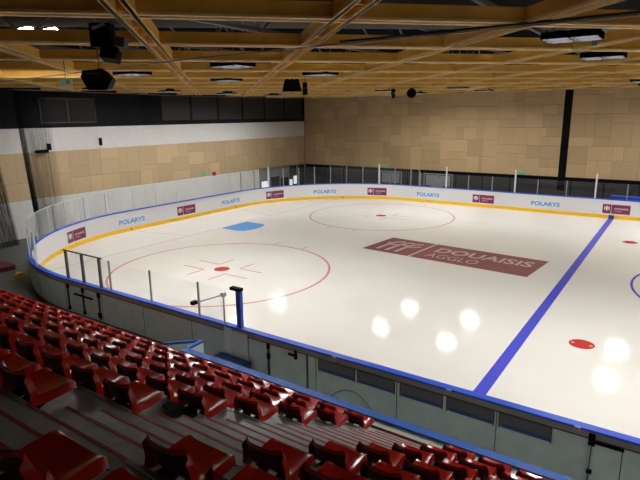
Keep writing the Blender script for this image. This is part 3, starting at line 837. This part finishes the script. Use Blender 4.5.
spk('box_loudspeaker', 'black box loudspeaker hanging near the meeting of the left and far walls', (10.95, -3.19, 7.52), [('case', M['black'], bx1), ('mounts', M['black'], bx1h)], 1.5)
def sm1(b, c): b.box(c + Vector((0, 0, .12)), (.2, .2, .22), rz); b.box(c + Vector((0, 0, -.15)), (.22, .25, .22), rz @ Matrix.Rotation(.4, 3, 'X'))
spk('spotlight', 'small black spotlight hanging right of the box loudspeaker', (11.35, -2.79, 7.39), [('case', M['black'], sm1)], 1.6)['category'] = 'spotlight'
spk('pendant_spotlight', 'tiny black spotlight hanging left of the round loudspeaker', (10.88, 6.64, 7.44), [('case', M['black'], sm1)], 1.6)['category'] = 'spotlight'
def rnd(b, c):
    n = 16
    A = [c + rz @ Vector((.28 * math.cos(2 * math.pi * i / n), -.2, .28 * math.sin(2 * math.pi * i / n))) for i in range(n)]
    B = [c + rz @ Vector((.22 * math.cos(2 * math.pi * i / n), .25, .22 * math.sin(2 * math.pi * i / n))) for i in range(n)]
    b.add(A + B, [tuple(range(n)), tuple(range(2 * n - 1, n - 1, -1))] + [(i, n + i, n + (i + 1) % n, (i + 1) % n) for i in range(n)])
spk('round_loudspeaker', 'round black loudspeaker hanging under the beams by the far wall', (11.66, 7.42, 7.42), [('case', M['black'], rnd)], 1.6)
es = thing('exit_sign', 'small pale green exit sign hanging over the left seats', 'sign', (11.52, -13.94, 7.14))
MB().box((11.52, -13.94, 7.14), (.34, .04, .20), rz).build('sign_panel', M['exit_pale'], es)
MB().box((11.60, -13.92, 7.16), (.10, .05, .10), rz).build('pictogram', M['pale_green'], es)
MB().tube([(11.52, -13.94, 7.23), (11.52, -13.94, 8.6)], .01, 6).build('hanger', M['darkgrey'], es)
# long cables above the near boards
cab = [(XW - .05, -11.2, 7.60)] + [(3.9 + (27 - 3.9) * i / 24, -11.75 - 1.1 * min(1, i / 12), 7.60) for i in range(25)] + [(XE + .05, -12.9, 7.6)]
tag(MB().tube(cab, .016, 8).build('overhead_cable', M['cable_grey'], smooth=True), 'long taut grey cable strung under the beams above the near boards', 'cable')
cab2 = [(19.5 + (27 - 19.5) * i / 12, -12.845, 7.645 - .004 * math.sin(math.pi * i / 12)) for i in range(13)]
tag(MB().tube(cab2, .022, 8).build('overhead_cable_black', M['rubber'], smooth=True), 'thick black cable strapped above the long taut grey cable', 'cable')
pp = thing('sprinkler_pipe', 'short pale green pipe with a bracket under the beams at upper right', 'pipe')
MB().tube([(23.55, -9.0, 7.9), (25.6, -9.0, 7.9)], .04, 10).build('pipe', M['exit_pale'], pp, smooth=True)
MB().span((23.5, -9.06, 7.62), (23.6, -8.94, 8.0)).build('bracket', M['grey_metal'], pp)
MB().tube([(24.6, -9.0, 7.9), (24.6, -9.0, 9.7)], .012, 6).build('hanger', M['grey_metal'], pp)

# small fittings on the walls
def fit(name, label, cat, bxs, m_):
    t = thing(name, label, cat, bxs[0][0])
    for i, (cc, dd) in enumerate(bxs): MB().box(cc, dd).build('case' if i == 0 else 'mount', m_[i] if isinstance(m_, list) else m_, t)
    return t
fit('green_exit_light', 'small green exit light on the left wall above the white band', 'sign', [((XW + .08, 4.49, 2.17), (.06, .34, .17)), ((XW + .04, 4.49, 2.17), (.06, .1, .08))], [M['exit_green'], M['white_metal']])
fit('red_alarm_light', 'small dark red alarm light beside the green exit light on the left wall', 'alarm', [((XW + .10, 5.48, 2.12), (.10, .26, .26)), ((XW + .04, 5.48, 2.12), (.06, .12, .12))], [M['alarm_red'], M['black']])
fit('green_exit_light', 'small green exit light on the far wall left of the middle posts', 'sign', [((5.0, YW - .09, 2.1), (.34, .06, .17)), ((5.0, YW - .05, 2.1), (.1, .06, .08))], [M['exit_green'], M['white_metal']])
fit('green_exit_light', 'small green exit light on the far wall left of the black column', 'sign', [((15.95, YW - .09, 2.16), (.36, .06, .17)), ((15.95, YW - .05, 2.16), (.1, .06, .08))], [M['exit_green'], M['white_metal']])
fit('wall_camera', 'small black camera on the left wall, upper one of the near pair', 'camera', [((XW + .2, -6.68, 4.72), (.22, .12, .34)), ((XW + .07, -6.68, 4.72), (.14, .06, .06))], M['black'])
fit('wall_loudspeaker', 'flat black loudspeaker on the left wall below the camera', 'loudspeaker', [((XW + .2, -7.1, 4.5), (.22, .62, .16)), ((XW + .07, -7.1, 4.5), (.14, .06, .06))], M['black'])
fit('wall_camera', 'small black camera on the left wall, alone on the white band', 'camera', [((XW + .15, -3.54, 4.85), (.16, .10, .42)), ((XW + .05, -3.54, 4.85), (.1, .06, .06))], M['black'])

# things behind the far boards
bb = thing('blue_barrier', 'blue padded barrier standing behind the far boards at the right', 'barrier')
MB().span((22.0, 14.05, -.03), (25.6, 14.35, 1.28)).build('pad', M['blue'], bb, bevel=.03)
b = MB(); b.span((23.75, 14.03, 0), (23.77, 14.04, 1.26)); b.build('joint', M['navy'], bb)
wb = thing('white_board', 'pale grey panel standing behind the far boards by the doors', 'panel')
MB().span((9.9, 15.2, .45), (10.8, 15.28, 1.55)).build('panel', M['mid_pane'], wb)
for x in (9.95, 10.75): MB().span((x - .03, 15.2, -.03), (x + .03, 15.28, .5)).build('leg', M['grey_metal'], wb)

# ------------------------------------------------------------------ safety net gathered at the near left corner
def net(name, label, cols, zt, zb, cover, sag=0.0, rows=30):
    """cols: list of (top xy, bottom xy)"""
    vs, fs, uvs, cv = [], [], [], []
    n = len(cols)
    for i, (a, c_, fold) in enumerate(cols):
        for j in range(rows + 1):
            t = j / rows
            e = t ** 1.3
            x = a[0] + (c_[0] - a[0]) * e; y = a[1] + (c_[1] - a[1]) * e
            vs.append((x + fold * .12 * (0.4 + t), y + fold * .05, zt + (zb - zt) * t - sag * math.sin(math.pi * i / (n - 1)) * (1 - t)))
    for i in range(n - 1):
        for j in range(rows): fs.append((i * (rows + 1) + j, (i + 1) * (rows + 1) + j, (i + 1) * (rows + 1) + j + 1, i * (rows + 1) + j + 1))
    me = bpy.data.meshes.new(name); me.from_pydata(vs, [], fs); me.materials.append(M['net'])
    uv = me.uv_layers.new(name='weave'); ca = me.color_attributes.new('cover', 'FLOAT_COLOR', 'POINT')
    for p in me.polygons:
        for li in p.loop_indices:
            vi = me.loops[li].vertex_index; i, j = divmod(vi, rows + 1)
            uv.data[li].uv = (i * 9.0, j * 14.0)
    for vi in range(len(vs)):
        c_ = cover(vi // (rows + 1) / (n - 1)); ca.data[vi].color = (c_, c_, c_, 1)
    o = bpy.data.objects.new(name, me); COL.objects.link(o)
    return o
NT = thing('safety_net', 'black safety net gathered in folds behind the near left corner of the boards', 'net', (-.5, -9, 0))
rng = random.Random(3)
cols = []
for i in range(46):
    u = i / 45; f = math.sin(i * 1.9) + rng.uniform(-.4, .4)
    cols.append(((-1.4 + .2 * u, -8.95 + 1.5 * u), (-1.15 + .3 * u, -8.72 + 1.25 * u), f))
n1 = net('gathered_net', '', cols, 7.55, -.03, lambda u: .34 if u < .12 else .15 - .10 * u); n1.parent = NT; n1.matrix_parent_inverse = Matrix.Translation(NT.location).inverted()
cols = []
for i in range(60):
    u = i / 59
    cols.append(((-1.15 + .1 * u, -7.4 + 21.5 * u), (-1.1, -7.4 + 21.5 * u), .4 * math.sin(i * 1.3)))
n2 = net('spread_net', '', cols, 7.55, 2.3, lambda u: .018); n2.parent = NT; n2.matrix_parent_inverse = Matrix.Translation(NT.location).inverted()
b = MB(); b.tube([(-1.2, -9.0 + i * 1.1, 7.56 - .05 * math.sin(math.pi * i / 21)) for i in range(22)], .02, 6); b.build('net_rope', M['cable_grey'], NT)
cols = []
for i in range(20):
    u = i / 19; f = math.sin(i * 2.1) + rng.uniform(-.4, .4)
    cols.append(((-2.2, -10.6 + .9 * u), (-2.0, -10.4 + 1.05 * u), f))
n3 = net('curtain_net', '', cols, 5.0, -.03, lambda u: .24)
tag(n3, 'black net curtain hanging at the far left edge before the plywood band', 'net')
tag(MB().span((1.5, -12.6, -.03), (2.5, -11.75, .2)).build('red_mat', M['red_mat'], bevel=.03), 'dark red folded mat on the floor behind the near left corner', 'mat')
tag(MB().add([(3.25, -12.2, -.03), (3.95, -12.6, -.03), (3.75, -12.0, -.03), (3.4, -12.15, .12), (3.9, -12.45, .12), (3.75, -12.05, .12)], [(0, 2, 1), (3, 4, 5), (0, 1, 4, 3), (1, 2, 5, 4), (2, 0, 3, 5)]).build('floor_wedge', M['yellow']),
    'yellow wedge on the floor outside the near left corner boards', 'wedge')

# ------------------------------------------------------------------ world and view
w = bpy.data.worlds.new('world'); S.world = w; w.use_nodes = True
w.node_tree.nodes['Background'].inputs['Color'].default_value = (0.02, 0.02, 0.022, 1)
S.view_settings.view_transform = 'Standard'; S.view_settings.look = 'None'
S.view_settings.gamma = 1.0; S.view_settings.exposure = 0.0; S.view_settings.use_curve_mapping = False
S.cycles.use_denoising = True
S.cycles.max_bounces = 8; S.cycles.diffuse_bounces = 4; S.cycles.transparent_max_bounces = 24
S.cycles.sample_clamp_indirect = 6.0
